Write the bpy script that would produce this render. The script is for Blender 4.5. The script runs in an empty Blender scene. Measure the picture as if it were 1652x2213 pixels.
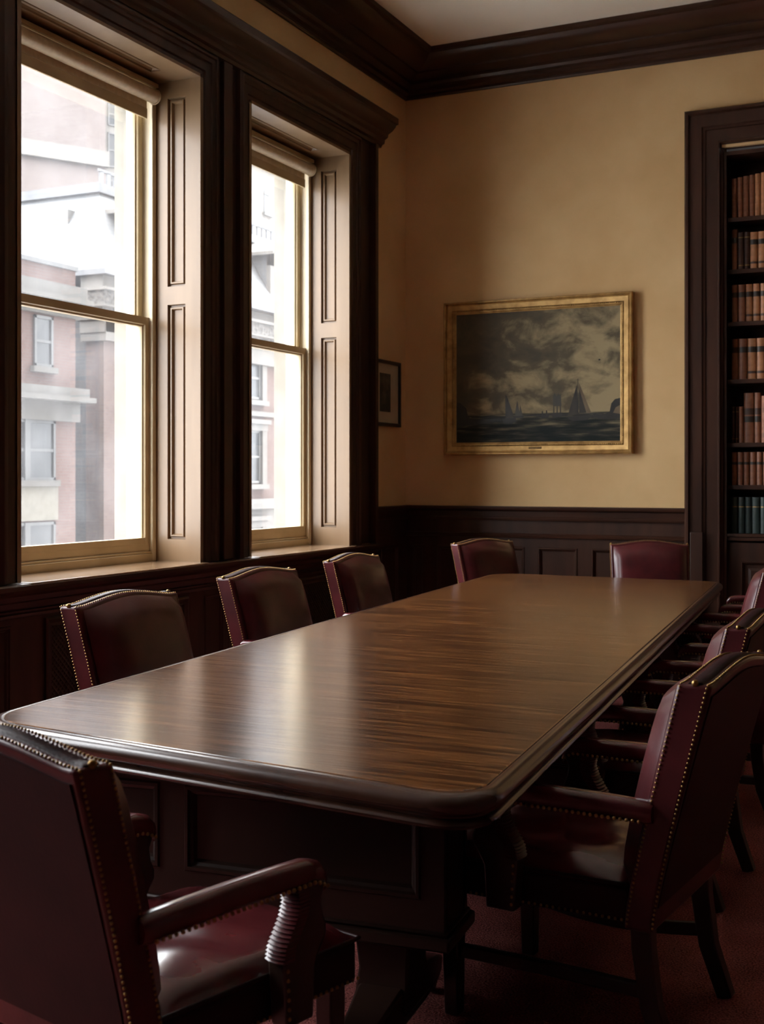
import bpy, bmesh, math, random
from mathutils import Vector, Matrix

S = bpy.context.scene
C = S.collection
PI = math.pi

# ------------------------------------------------------------------ camera
CAM_H = 1.45
YAW = math.radians(25.4)
cd = bpy.data.cameras.new('camera'); cam = bpy.data.objects.new('camera', cd); C.objects.link(cam)
cam.location = (0, 0, CAM_H)
cam.rotation_euler = (PI / 2, 0, YAW)
cd.sensor_fit = 'AUTO'; cd.sensor_width = 36.0; cd.lens = 36.0 * 2657.0 / 2213.0
cd.shift_y = -(1106.5 - 1030.0) / 2213.0
cd.clip_start = 0.05; cd.clip_end = 400
cd.dof.use_dof = True; cd.dof.focus_distance = 4.6; cd.dof.aperture_fstop = 6.3
S.camera = cam

# ------------------------------------------------------------------ world, light, exposure
SKY = 5.0
EXPOSURE = 2.5
UPPER = 36.0           # top of the unseen mass added over the room to block sky
w = bpy.data.worlds.new('overcast_sky'); S.world = w; w.use_nodes = True
nt = w.node_tree; nt.nodes.clear()
wo = nt.nodes.new('ShaderNodeOutputWorld'); bg = nt.nodes.new('ShaderNodeBackground')
tc = nt.nodes.new('ShaderNodeTexCoord'); sx = nt.nodes.new('ShaderNodeSeparateXYZ'); cr = nt.nodes.new('ShaderNodeValToRGB')
nt.links.new(tc.outputs['Generated'], sx.inputs[0]); nt.links.new(sx.outputs['Z'], cr.inputs[0])
cr.color_ramp.elements[0].position = 0.0; cr.color_ramp.elements[0].color = (0.40, 0.42, 0.445, 1)
cr.color_ramp.elements[1].position = 1.0; cr.color_ramp.elements[1].color = (0.97, 0.985, 1.0, 1)
nt.links.new(cr.outputs[0], bg.inputs[0]); bg.inputs[1].default_value = SKY
nt.links.new(bg.outputs[0], wo.inputs[0])

S.view_settings.view_transform = 'Standard'; S.view_settings.look = 'None'
S.view_settings.exposure = EXPOSURE; S.view_settings.gamma = 1.0; S.view_settings.use_curve_mapping = False
S.cycles.use_denoising = True
S.cycles.max_bounces = 10; S.cycles.diffuse_bounces = 6; S.cycles.glossy_bounces = 4
S.cycles.transparent_max_bounces = 12; S.cycles.sample_clamp_indirect = 8.0
S.cycles.caustics_reflective = False; S.cycles.caustics_refractive = False

# window openings along the left wall: (y0, y1); first is unseen, added for light
WINS = [(0.80, 2.00), (2.61, 4.22), (4.83, 6.44), (7.05, 8.49)]
XW, XF, XS = -4.38, -4.30, -4.66          # wall face, casing face, sash plane
SILL, HEAD = 0.915, 3.945
YB, ZC = 9.70, 4.98                        # back wall, ceiling
XR, YN = 2.7, -3.2                         # right wall, wall behind

# ------------------------------------------------------------------ materials
def mat(name, base, rough=0.5, metal=0.0, coat=0.0, spec=0.5, build=None):
    m = bpy.data.materials.new(name); m.use_nodes = True
    n = m.node_tree; b = n.nodes['Principled BSDF']
    b.inputs['Base Color'].default_value = (*base, 1); b.inputs['Roughness'].default_value = rough
    b.inputs['Metallic'].default_value = metal; b.inputs['Coat Weight'].default_value = coat
    b.inputs['Coat Roughness'].default_value = 0.15; b.inputs['Specular IOR Level'].default_value = spec
    if build: build(n, b)
    return m
def N(n, t, **k):
    x = n.nodes.new(t)
    for a, v in k.items(): setattr(x, a, v)
    return x
def noise_col(n, b, c0, c1, scale=(1, 1, 1), detail=5, sc=1.0, lo=0.3, hi=0.7, bump=0.0, bscale=None, dist=0.0, coord='Object', bdist=0.01):
    tcn = N(n, 'ShaderNodeTexCoord'); mp = N(n, 'ShaderNodeMapping'); mp.inputs['Scale'].default_value = scale
    nz = N(n, 'ShaderNodeTexNoise'); nz.inputs['Scale'].default_value = sc; nz.inputs['Detail'].default_value = detail
    nz.inputs['Distortion'].default_value = dist
    r = N(n, 'ShaderNodeValToRGB'); r.color_ramp.elements[0].position = lo; r.color_ramp.elements[1].position = hi
    r.color_ramp.elements[0].color = (*c0, 1); r.color_ramp.elements[1].color = (*c1, 1)
    n.links.new(tcn.outputs[coord], mp.inputs[0]); n.links.new(mp.outputs[0], nz.inputs['Vector'])
    n.links.new(nz.outputs[0], r.inputs[0]); n.links.new(r.outputs[0], b.inputs['Base Color'])
    if bump:
        src = nz
        if bscale:
            src = N(n, 'ShaderNodeTexNoise'); src.inputs['Scale'].default_value = bscale; src.inputs['Detail'].default_value = 4
            n.links.new(tcn.outputs[coord], src.inputs['Vector'])
        bp = N(n, 'ShaderNodeBump'); bp.inputs['Strength'].default_value = bump; bp.inputs['Distance'].default_value = bdist
        n.links.new(src.outputs[0], bp.inputs['Height']); n.links.new(bp.outputs[0], b.inputs['Normal'])
    return nz

M = {}
M['wall'] = mat('ochre_plaster', (.5, .35, .18), .85, build=lambda n, b: noise_col(n, b, (.67, .425, .19), (.79, .54, .27), sc=1.6, detail=6, bump=.08, bscale=60, bdist=.004))
M['ceiling'] = mat('ceiling_plaster', (.55, .5, .42), .9, build=lambda n, b: noise_col(n, b, (.82, .76, .64), (.88, .83, .72), sc=1.2, bump=.05, bscale=40))
M['wood'] = mat('dark_mahogany', (.05, .02, .012), .42, spec=.32, coat=.0, build=lambda n, b: noise_col(n, b, (.030, .0115, .0068), (.062, .0235, .0125), scale=(1, 1, .12), sc=9, detail=6, bump=.03))
M['wood_x'] = mat('dark_mahogany_rail', (.05, .02, .012), .38, spec=.35, coat=.05, build=lambda n, b: noise_col(n, b, (.030, .0115, .0068), (.062, .0235, .0125), scale=(.15, .15, 1), sc=9, detail=6, bump=.03))
M['shutter'] = mat('brown_shutter_wood', (.2, .1, .06), .42, coat=.1, build=lambda n, b: noise_col(n, b, (.165, .099, .048), (.22, .137, .070), scale=(1, 1, .1), sc=7, detail=6))
M['sash'] = mat('olive_tan_paint', (.33, .25, .14), .45, build=lambda n, b: noise_col(n, b, (.42, .325, .185), (.52, .41, .245), sc=4))
M['cream_paint'] = mat('cream_paint', (.6, .52, .36), .5, build=lambda n, b: noise_col(n, b, (.55, .47, .32), (.65, .56, .4), sc=4))
M['sill'] = mat('sill_wood', (.16, .08, .045), .2, coat=1.0, build=lambda n, b: noise_col(n, b, (.26, .155, .085), (.38, .25, .15), scale=(1, .1, 1), sc=8, detail=6))
M['blind'] = mat('blind_fabric', (.5, .42, .3), .7, build=lambda n, b: noise_col(n, b, (.58, .50, .37), (.70, .61, .46), sc=30))
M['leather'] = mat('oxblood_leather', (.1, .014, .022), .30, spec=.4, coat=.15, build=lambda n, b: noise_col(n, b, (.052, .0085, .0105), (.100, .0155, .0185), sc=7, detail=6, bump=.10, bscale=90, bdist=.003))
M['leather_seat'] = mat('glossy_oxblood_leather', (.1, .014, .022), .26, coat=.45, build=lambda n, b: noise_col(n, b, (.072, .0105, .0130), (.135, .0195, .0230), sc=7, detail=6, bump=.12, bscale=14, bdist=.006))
M['leather_dark'] = mat('dark_oxblood_leather', (.05, .01, .013), .45, spec=.18, coat=.0, build=lambda n, b: noise_col(n, b, (.016, .0050, .0055), (.030, .0080, .0085), sc=7, detail=6, bump=.08, bscale=80, bdist=.003))  # darkened leather copy; shade of the chair backs put into the colour
M['chair_wood'] = mat('chair_leg_wood', (.03, .012, .009), .35, coat=.2, build=lambda n, b: noise_col(n, b, (.018, .008, .006), (.040, .017, .011), scale=(1, 1, .15), sc=12))
M['brass'] = mat('antique_brass', (.45, .28, .10), .32, metal=1.0, build=lambda n, b: noise_col(n, b, (.26, .15, .05), (.46, .29, .11), sc=40))
M['dark_brass'] = mat('tarnished_brass', (.12, .07, .03), .45, metal=.8, build=lambda n, b: noise_col(n, b, (.08, .045, .02), (.17, .10, .04), sc=60))
M['lattice'] = mat('bronze_grille', (.05, .035, .022), .5, metal=.5, build=lambda n, b: noise_col(n, b, (.05, .032, .02), (.08, .055, .035), sc=30))
M['black'] = mat('deep_shadow_void', (.01, .01, .01), .9, build=lambda n, b: noise_col(n, b, (.008, .007, .006), (.014, .012, .01), sc=3))

def table_build(n, b):
    tcn = N(n, 'ShaderNodeTexCoord'); mp = N(n, 'ShaderNodeMapping'); mp.inputs['Rotation'].default_value = (0, 0, math.radians(-4))
    mp.inputs['Scale'].default_value = (1.1, 22, 22)
    n.links.new(tcn.outputs['Object'], mp.inputs[0])
    a = N(n, 'ShaderNodeTexNoise'); a.inputs['Scale'].default_value = 2.2; a.inputs['Detail'].default_value = 9; a.inputs['Roughness'].default_value = .65; a.inputs['Distortion'].default_value = .6
    n.links.new(mp.outputs[0], a.inputs['Vector'])
    mp2 = N(n, 'ShaderNodeMapping'); mp2.inputs['Scale'].default_value = (1.2, 60, 60); n.links.new(tcn.outputs['Object'], mp2.inputs[0])
    f = N(n, 'ShaderNodeTexNoise'); f.inputs['Scale'].default_value = 4; f.inputs['Detail'].default_value = 4
    n.links.new(mp2.outputs[0], f.inputs['Vector'])
    mx = N(n, 'ShaderNodeMath', operation='MULTIPLY_ADD'); mx.inputs[1].default_value = .35; n.links.new(f.outputs[0], mx.inputs[0]); n.links.new(a.outputs[0], mx.inputs[2])
    r = N(n, 'ShaderNodeValToRGB'); e = r.color_ramp.elements
    e[0].position = .54; e[0].color = (.020, .007, .0035, 1); e[1].position = .82; e[1].color = (.235, .088, .024, 1)
    m_ = e.new(.67); m_.color = (.088, .033, .0115, 1)
    n.links.new(mx.outputs[0], r.inputs[0]); n.links.new(r.outputs[0], b.inputs['Base Color'])
    rr = N(n, 'ShaderNodeMapRange'); rr.inputs['To Min'].default_value = .17; rr.inputs['To Max'].default_value = .25
    n.links.new(f.outputs[0], rr.inputs['Value']); n.links.new(rr.outputs[0], b.inputs['Roughness'])
    bp = N(n, 'ShaderNodeBump'); bp.inputs['Strength'].default_value = .045; bp.inputs['Distance'].default_value = .004
    n.links.new(f.outputs[0], bp.inputs['Height']); n.links.new(bp.outputs[0], b.inputs['Normal'])
M['table'] = mat('mahogany_table_top', (.1, .04, .02), .3, coat=.0, build=table_build)
M['pedestal'] = mat('dark_pedestal_wood', (.02, .008, .006), .38, spec=.3, build=lambda n, b: noise_col(n, b, (.014, .006, .004), (.030, .0125, .0085), scale=(.3, .3, 1), sc=7, detail=6))
M['table_dark'] = mat('mahogany_table_edge', (.05, .02, .012), .26, coat=.3, build=lambda n, b: noise_col(n, b, (.035, .013, .008), (.075, .030, .016), scale=(1, 1, 1), sc=6, detail=6))

def carpet_build(n, b):
    tcn = N(n, 'ShaderNodeTexCoord')
    a = N(n, 'ShaderNodeTexNoise'); a.inputs['Scale'].default_value = 170; a.inputs['Detail'].default_value = 3
    c = N(n, 'ShaderNodeTexNoise'); c.inputs['Scale'].default_value = 5; c.inputs['Detail'].default_value = 4
    n.links.new(tcn.outputs['Object'], a.inputs['Vector']); n.links.new(tcn.outputs['Object'], c.inputs['Vector'])
    mx = N(n, 'ShaderNodeMath', operation='MULTIPLY_ADD'); mx.inputs[1].default_value = .3; n.links.new(c.outputs[0], mx.inputs[0]); n.links.new(a.outputs[0], mx.inputs[2])
    r = N(n, 'ShaderNodeValToRGB'); e = r.color_ramp.elements
    e[0].position = .48; e[0].color = (.10, .024, .024, 1); e[1].position = .85; e[1].color = (.52, .155, .135, 1)
    n.links.new(mx.outputs[0], r.inputs[0]); n.links.new(r.outputs[0], b.inputs['Base Color'])
    bp = N(n, 'ShaderNodeBump'); bp.inputs['Strength'].default_value = .8; bp.inputs['Distance'].default_value = .01
    n.links.new(a.outputs[0], bp.inputs['Height']); n.links.new(bp.outputs[0], b.inputs['Normal'])
M['carpet'] = mat('maroon_carpet', (.1, .03, .03), .95, spec=.1, build=carpet_build)

def gold_build(n, b):
    noise_col(n, b, (.34, .19, .06), (.58, .36, .13), sc=14, detail=6, lo=.3, hi=.62, bump=.15, bscale=40, bdist=.004)
M['gold'] = mat('aged_gilt', (.45, .27, .09), .45, metal=.55, build=gold_build)

EXT = .125
def ex(c): return tuple(v * EXT for v in c)
def brick_build(c1, c2, mortar, sc=4.0, rot=(0, PI/2, 0)):
    def f(n, b):
        tcn = N(n, 'ShaderNodeTexCoord'); sp = N(n, 'ShaderNodeSeparateXYZ'); cb = N(n, 'ShaderNodeCombineXYZ'); ad = N(n, 'ShaderNodeMath', operation='ADD')
        n.links.new(tcn.outputs['Object'], sp.inputs[0]); n.links.new(sp.outputs[0], ad.inputs[0]); n.links.new(sp.outputs[1], ad.inputs[1])
        n.links.new(ad.outputs[0], cb.inputs[0]); n.links.new(sp.outputs[2], cb.inputs[1])
        br = N(n, 'ShaderNodeTexBrick'); br.inputs['Scale'].default_value = sc; br.inputs['Color1'].default_value = (*ex(c1), 1); br.inputs['Color2'].default_value = (*ex(c2), 1)
        br.inputs['Mortar'].default_value = (*ex(mortar), 1); br.inputs['Mortar Size'].default_value = .018; br.inputs['Row Height'].default_value = .3
        n.links.new(cb.outputs[0], br.inputs['Vector']); n.links.new(br.outputs[0], b.inputs['Base Color'])
    return f
M['brick_red'] = mat('red_brick', (.5, .3, .25), .9, build=brick_build((.56, .245, .175), (.64, .31, .235), (.55, .46, .42)))
M['brick_old'] = mat('weathered_brick', (.4, .25, .2), .9, build=brick_build((.38, .185, .14), (.48, .26, .205), (.42, .34, .31)))
M['brick_pale'] = mat('pale_pink_brick', (.7, .55, .5), .9, build=brick_build((.47, .36, .33), (.53, .42, .38), (.57, .49, .46), sc=3.0))
M['brick_dark'] = mat('soot_dark_brick', (.12, .12, .12), .95, build=brick_build((.12, .12, .13), (.2, .19, .19), (.3, .28, .27), sc=3.0))  # darker grey brick for the narrow party wall
M['stone'] = mat('limestone', (.62, .57, .5), .9, build=lambda n, b: noise_col(n, b, ex((.56, .51, .46)), ex((.70, .65, .59)), sc=2.5, detail=7, bump=.1, bscale=8))
M['stone_carved'] = mat('carved_stone', (.5, .46, .42), .9, build=lambda n, b: noise_col(n, b, ex((.22, .20, .18)), ex((.64, .59, .54)), sc=7.0, detail=5, lo=.38, hi=.58, bump=1.0, bdist=.08))
M['jamb_stone'] = mat('window_jamb_stone', (.7, .64, .5), .9, build=lambda n, b: noise_col(n, b, (.105, .094, .074), (.13, .117, .094), sc=6, detail=6))
def slate_build(n, b):
    brick_build((.50, .51, .53), (.57, .58, .59), (.36, .37, .40), sc=2.2)(n, b)
M['slate'] = mat('pale_slate', (.7, .71, .73), .7, build=slate_build)
M['slate_side'] = mat('dormer_cheek_slate', (.4, .42, .46), .7, build=brick_build((.42, .44, .48), (.48, .5, .53), (.36, .37, .4), sc=2.2))
M['metal_roof'] = mat('grey_roof_metal', (.34, .35, .38), .6, build=lambda n, b: noise_col(n, b, ex((.28, .29, .32)), ex((.42, .43, .46)), sc=5))
M['ext_glass'] = mat('dark_window_glass', (.10, .11, .12), .3, spec=.2, build=lambda n, b: noise_col(n, b, ex((.09, .10, .11)), ex((.30, .30, .30)), sc=.9))
M['ext_frame'] = mat('grey_window_frame', (.3, .29, .28), .6, build=lambda n, b: noise_col(n, b, ex((.26, .25, .24)), ex((.34, .33, .32)), sc=5))
M['ext_frame_white'] = mat('white_window_frame', (.7, .68, .64), .6, build=lambda n, b: noise_col(n, b, ex((.64, .62, .58)), ex((.74, .72, .68)), sc=5))
M['asphalt'] = mat('street_asphalt', (.2, .2, .2), .9, build=lambda n, b: noise_col(n, b, (.40, .40, .40), (.52, .52, .52), sc=2))  # unseen street made pale to bounce light up onto the ceiling

gm = bpy.data.materials.new('dusty_window_glass'); gm.use_nodes = True; n = gm.node_tree; n.nodes.clear()
o_ = N(n, 'ShaderNodeOutputMaterial'); tr = N(n, 'ShaderNodeBsdfTransparent'); gl = N(n, 'ShaderNodeBsdfGlossy'); gl.inputs['Roughness'].default_value = .02
fr = N(n, 'ShaderNodeFresnel'); fr.inputs['IOR'].default_value = 1.45
ge = N(n, 'ShaderNodeNewGeometry'); im = N(n, 'ShaderNodeMapRange'); im.inputs['To Min'].default_value = 1.45; im.inputs['To Max'].default_value = 1 / 1.45
n.links.new(ge.outputs['Backfacing'], im.inputs['Value']); n.links.new(im.outputs[0], fr.inputs['IOR'])
tl = N(n, 'ShaderNodeBsdfTranslucent'); tl.inputs['Color'].default_value = (.95, .96, 1, 1)
m1 = N(n, 'ShaderNodeMixShader'); m2 = N(n, 'ShaderNodeMixShader')
tcn = N(n, 'ShaderNodeTexCoord'); dn = N(n, 'ShaderNodeTexNoise'); dn.inputs['Scale'].default_value = 3.0; dn.inputs['Detail'].default_value = 5
mr = N(n, 'ShaderNodeMapRange'); mr.inputs['From Min'].default_value = .3; mr.inputs['From Max'].default_value = .7; mr.inputs['To Min'].default_value = .010; mr.inputs['To Max'].default_value = .024  # small translucent share imitates the bright haze over the view
n.links.new(tcn.outputs['Object'], dn.inputs['Vector']); n.links.new(dn.outputs[0], mr.inputs['Value'])
n.links.new(mr.outputs[0], m1.inputs[0]); n.links.new(tr.outputs[0], m1.inputs[1]); n.links.new(tl.outputs[0], m1.inputs[2])
n.links.new(fr.outputs[0], m2.inputs[0]); n.links.new(m1.outputs[0], m2.inputs[1]); n.links.new(gl.outputs[0], m2.inputs[2])
n.links.new(m2.outputs[0], o_.inputs[0])
M['glass'] = gm

def leather_book(name, c):
    return mat(name, c, .5, coat=.1, build=lambda n, b: noise_col(n, b, tuple(x * .75 for x in c), tuple(x * 1.2 for x in c), sc=25, detail=5, bump=.1, bscale=80, bdist=.003))
M['book_tan'] = leather_book('tan_calf_binding', (.46, .20, .085))
M['book_brown'] = leather_book('brown_calf_binding', (.28, .105, .05))
M['book_dark'] = leather_book('dark_brown_binding', (.07, .03, .018))
M['book_green'] = leather_book('dark_green_binding', (.028, .05, .045))
M['book_red'] = leather_book('russet_binding', (.42, .15, .07))
M['book_label'] = leather_book('black_title_label', (.035, .022, .014))
M['book_gilt'] = mat('gilt_tooling', (.5, .33, .12), .4, metal=.7, build=lambda n, b: noise_col(n, b, (.3, .18, .06), (.55, .36, .14), sc=200))
M['pages'] = mat('aged_paper', (.5, .42, .28), .9, build=lambda n, b: noise_col(n, b, (.42, .35, .22), (.55, .46, .32), sc=60))
M['print_mat'] = mat('cream_mount_board', (.5, .42, .28), .8, build=lambda n, b: noise_col(n, b, (.46, .38, .25), (.53, .44, .30), sc=10))
M['print_ink'] = mat('dark_engraving', (.05, .045, .035), .7, build=lambda n, b: noise_col(n, b, (.025, .025, .022), (.15, .125, .085), sc=9, detail=8, lo=.4, hi=.75))
M['black_frame'] = mat('black_lacquer_frame', (.012, .011, .012), .3, build=lambda n, b: noise_col(n, b, (.01, .009, .01), (.02, .018, .016), sc=10))

# ------------------------------------------------------------------ mesh helpers
def link(name, bm, m, parent=None, smooth=None, bevel=0.0, bseg=2):
    me = bpy.data.meshes.new(name)
    bmesh.ops.recalc_face_normals(bm, faces=bm.faces[:])
    bm.to_mesh(me); bm.free()
    for mm in (m if isinstance(m, (list, tuple)) else [m]): me.materials.append(mm)
    if smooth is not None:
        for p in me.polygons: p.use_smooth = True
        me.set_sharp_from_angle(angle=math.radians(smooth))
    o = bpy.data.objects.new(name, me); C.objects.link(o)
    if parent: o.parent = parent
    if bevel:
        md = o.modifiers.new('bevel', 'BEVEL'); md.width = bevel; md.segments = bseg; md.limit_method = 'ANGLE'; md.angle_limit = math.radians(40)
        md.harden_normals = False
        for p in me.polygons: p.use_smooth = True
        me.set_sharp_from_angle(angle=math.radians(45))
    return o
def tag(o, label=None, cat=None, group=None, kind=None):
    if label: o['label'] = label
    if cat: o['category'] = cat
    if group: o['group'] = group
    if kind: o['kind'] = kind
    return o
def empty(name, loc=(0, 0, 0), rz=0):
    o = bpy.data.objects.new(name, None); o.empty_display_size = .1; C.objects.link(o); o.location = loc; o.rotation_euler = (0, 0, rz); return o
def box(bm, x0, x1, y0, y1, z0, z1):
    v = [bm.verts.new((x, y, z)) for x in (x0, x1) for y in (y0, y1) for z in (z0, z1)]
    for f in ((0, 1, 3, 2), (4, 6, 7, 5), (0, 4, 5, 1), (2, 3, 7, 6), (0, 2, 6, 4), (1, 5, 7, 3)): bm.faces.new([v[i] for i in f])
    return v
def boxm(name, dims, m, parent=None, bevel=0.0):
    bm = bmesh.new()
    for d in (dims if isinstance(dims[0], (list, tuple)) else [dims]): box(bm, *d)
    return link(name, bm, m, parent, bevel=bevel)
def loft(bm, rings, closed=True, cap=True):
    R = [[bm.verts.new(p) for p in r] for r in rings]
    k = len(R[0])
    for a, b in zip(R, R[1:]):
        for i in range(k if closed else k - 1):
            j = (i + 1) % k
            bm.faces.new((a[i], a[j], b[j], b[i]))
    if cap and closed:
        bm.faces.new(R[0][::-1]); bm.faces.new(R[-1])
    return R
def tube(bm, pts, rad, seg=10, cap=True, squash=None):
    """round bar through pts; rad a number or list; squash = (radial factor, axis vector)"""
    P = [Vector(p) for p in pts]; rads = rad if isinstance(rad, (list, tuple)) else [rad] * len(P)
    rings = []; up = Vector((0, 0, 1))
    for i, p in enumerate(P):
        t = (P[min(i + 1, len(P) - 1)] - P[max(i - 1, 0)]).normalized()
        a = t.cross(up)
        if a.length < .01: a = t.cross(Vector((1, 0, 0)))
        a.normalize(); b = a.cross(t)
        rings.append([p + rads[i] * (math.cos(q) * a + math.sin(q) * b) for q in (2 * PI * k / seg for k in range(seg))])
    loft(bm, rings, True, cap)
def bar(bm, pts, wx, wz, axis=Vector((1, 0, 0))):
    """rectangular section bar through pts, one side along axis; wx, wz numbers or lists"""
    P = [Vector(p) for p in pts]; rings = []
    for i, p in enumerate(P):
        t = (P[min(i + 1, len(P) - 1)] - P[max(i - 1, 0)]).normalized(); a = (axis - t * axis.dot(t)).normalized(); b = t.cross(a)
        ww = wx[i] if isinstance(wx, (list, tuple)) else wx; hh = wz[i] if isinstance(wz, (list, tuple)) else wz
        rings.append([p + a * sx_ * ww / 2 + b * sz_ * hh / 2 for sx_, sz_ in ((-1, -1), (1, -1), (1, 1), (-1, 1))])
    loft(bm, rings)
def sphere(bm, c, r, seg=8, rings=5, scale=(1, 1, 1)):
    g = bmesh.ops.create_uvsphere(bm, u_segments=seg, v_segments=rings, radius=r)
    for v in g['verts']: v.co = Vector((v.co.x * scale[0], v.co.y * scale[1], v.co.z * scale[2])) + Vector(c)
def nails(bm, pts, pitch, r, seg=7, rings=4):
    """domed nail heads spaced along a polyline"""
    P = [Vector(p) for p in pts]; acc = 0.0; nxt = pitch / 2
    for a, b in zip(P, P[1:]):
        L = (b - a).length
        while nxt <= acc + L:
            sphere(bm, a.lerp(b, (nxt - acc) / max(L, 1e-6)), r, seg, rings); nxt += pitch
        acc += L
def extrude_profile(bm, prof, a, b, out, up):
    """profile points (o, u) swept in a straight line from a to b"""
    a, b, out, up = Vector(a), Vector(b), Vector(out), Vector(up)
    loft(bm, [[p + out * o + up * u for o, u in prof] for p in (a, b)])
def frame_ring(bm, O, U, V, Nn, u0, u1, v0, v1, prof, open_bottom=False, fill=False, cap_mat=None):
    """mitred frame: prof = list of (inset, height)"""
    O, U, V, Nn = Vector(O), Vector(U), Vector(V), Vector(Nn)
    rings = []
    for d, h in prof:
        vb = v0 if open_bottom else v0 + d
        rings.append([bm.verts.new(O + U * a + V * b_ + Nn * h) for a, b_ in ((u0 + d, vb), (u0 + d, v1 - d), (u1 - d, v1 - d), (u1 - d, vb))])
    for a, b_ in zip(rings, rings[1:]):
        for i in range(3 if open_bottom else 4):
            j = (i + 1) % 4
            bm.faces.new((a[i], a[j], b_[j], b_[i]))
    if fill:
        f = bm.faces.new(rings[-1])
        if cap_mat is not None: f.material_index = cap_mat
    return rings
PANEL = [(0, 0), (.004, .006), (.012, .006), (.016, -.002), (.024, -.006), (.030, -.016), (.034, -.016)]
PANEL_RAISED = PANEL + [(.055, -.016), (.075, -.006)]
def paneled(name, O, U, V, Nn, W, H, holes, m, parent=None, prof=PANEL, thick=.02, bm=None):
    """flat board with recessed moulded panels; holes = (u0,u1,v0,v1)"""
    O, U, V, Nn = Vector(O), Vector(U), Vector(V), Vector(Nn)
    own = bm is None
    if own: bm = bmesh.new()
    us = sorted({0, W, *[h[i] for h in holes for i in (0, 1)]}); vs = sorted({0, H, *[h[i] for h in holes for i in (2, 3)]})
    for a, b in zip(us, us[1:]):
        for c, d in zip(vs, vs[1:]):
            mu, mv = (a + b) / 2, (c + d) / 2
            if any(h[0] < mu < h[1] and h[2] < mv < h[3] for h in holes): continue
            bm.faces.new([bm.verts.new(O + U * x + V * y) for x, y in ((a, c), (b, c), (b, d), (a, d))])
    bmesh.ops.remove_doubles(bm, verts=bm.verts[:], dist=1e-5)
    e = [(0, 0), (W, 0), (W, H), (0, H)]
    for (a, c), (b, d) in zip(e, e[1:] + e[:1]):
        bm.faces.new([bm.verts.new(O + U * x + V * y + Nn * z) for x, y, z in ((a, c, 0), (b, d, 0), (b, d, -thick), (a, c, -thick))])
    for h in holes: frame_ring(bm, O, U, V, Nn, *h, prof, fill=True)
    if own: return link(name, bm, m, parent)
    return bm
X, Y, Z = Vector((1, 0, 0)), Vector((0, 1, 0)), Vector((0, 0, 1))

# ------------------------------------------------------------------ room shell
tag(boxm('floor', (XW - .3, XR, YN, YB + .5, -.12, 0), M['carpet']), kind='structure')
tag(boxm('ceiling', (XW - .5, XR + .2, YN - .2, YB + .6, ZC, ZC + .25), M['ceiling']), kind='structure')
# left wall with its four openings
pcs = []; xo, xi = -4.86, XW
edges = [YN] + [v for a, b in WINS for v in (a - .045, b + .045)] + [YB + .2]
for i in range(0, len(edges), 2): pcs.append((xo, xi, edges[i], edges[i + 1], 0, ZC))
for a, b in WINS: pcs += [(xo, xi, a - .045, b + .045, 0, SILL - .05), (xo, xi, a - .045, b + .045, HEAD + .065, ZC)]
tag(boxm('wall_left', pcs, M['wall']), kind='structure')
# outer stone skin of the building (reveals seen through the glass) and below; the tall mass above is added against the sky
pcs = []; e2 = [-12] + [v for a, b in WINS for v in (a + .06, b + .06)] + [34]
for i in range(0, len(e2), 2): pcs.append((-5.02, -4.862, e2[i], e2[i + 1], -8, 9))
for a, b in WINS: pcs += [(-5.02, -4.862, a + .06, b + .06, -8, SILL - .04), (-5.02, -4.862, a + .06, b + .06, HEAD - .06, 9)]
pcs.append((-5.02, 9, -12, 34, 5.3, UPPER))  # unseen block above the room, added to keep sky off the facades
tag(boxm('wall_exterior', pcs, M['jamb_stone']), kind='structure')
tag(boxm('wall_right', (XR, XR + .2, YN, YB + .2, 0, ZC), M['wood']), kind='structure')
tag(boxm('wall_front', (XW - .4, XR + .2, YN - .2, YN, 0, ZC), M['wood']), kind='structure')
# back wall with the bookcase recess
BX0, BX1, BZT = -1.668, -1.12, 3.93
tag(boxm('wall_back', [(XW - .3, BX0 - .06, YB, YB + .2, 0, ZC), (BX1 + .06, XR, YB, YB + .2, 0, ZC), (BX0 - .06, BX1 + .06, YB, YB + .2, BZT + .06, ZC)], M['wall']), kind='structure')

# crown moulding
CROWN = [(0, 0), (.018, 0), (.026, .012), (.026, .03), (.05, .045), (.055, .07), (.085, .078), (.10, .10), (.10, .125), (.20, .15), (.205, .165), (.26, .17), (.33, .19), (.37, .215), (.385, .24), (.42, .245), (.42, .30), (0, .30)]
bm = bmesh.new(); extrude_profile(bm, CROWN, (XW, YN, 4.70), (XW, YB, 4.70), X, Z); tag(link('trim_1', bm, M['wood_x'], smooth=30), kind='structure')
bm = bmesh.new(); extrude_profile(bm, CROWN, (XW, YB, 4.70), (XR, YB, 4.70), -Y, Z); tag(link('trim_2', bm, M['wood_x'], smooth=30), kind='structure')

# back wall wainscot
RAIL = [(0, 0), (.025, 0), (.03, .012), (.03, .024), (.02, .032), (.024, .075), (.045, .085), (.05, .098), (.05, .112), (.042, .116), (0, .116)]
wl = XW + .02; wr = -1.975
holes = []
x = -4.53 + .005
while x < wr:
    a, b = max(x, wl + .06), min(x + .333, wr - .07)
    if b - a > .1: holes.append((a - wl, b - wl, .2, .868))
    x += .45
ws = tag(empty('trim_3'), kind='structure')
paneled('wainscot_panels', (wl, YB - .02, 0), X, Z, -Y, wr - wl, 1.09, holes, M['wood'], ws)
bm = bmesh.new(); extrude_profile(bm, RAIL, (wl, YB - .015, 1.088), (wr, YB - .015, 1.088), -Y, Z); link('chair_rail', bm, M['wood_x'], ws, smooth=30)
bm = bmesh.new(); extrude_profile(bm, [(0, 0), (.018, .004), (.022, .018), (.012, .026), (.014, .036), (0, .04)], (wl, YB - .02, .942), (wr, YB - .02, .942), -Y, Z); link('frieze_moulding', bm, M['wood_x'], ws, smooth=30)
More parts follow.
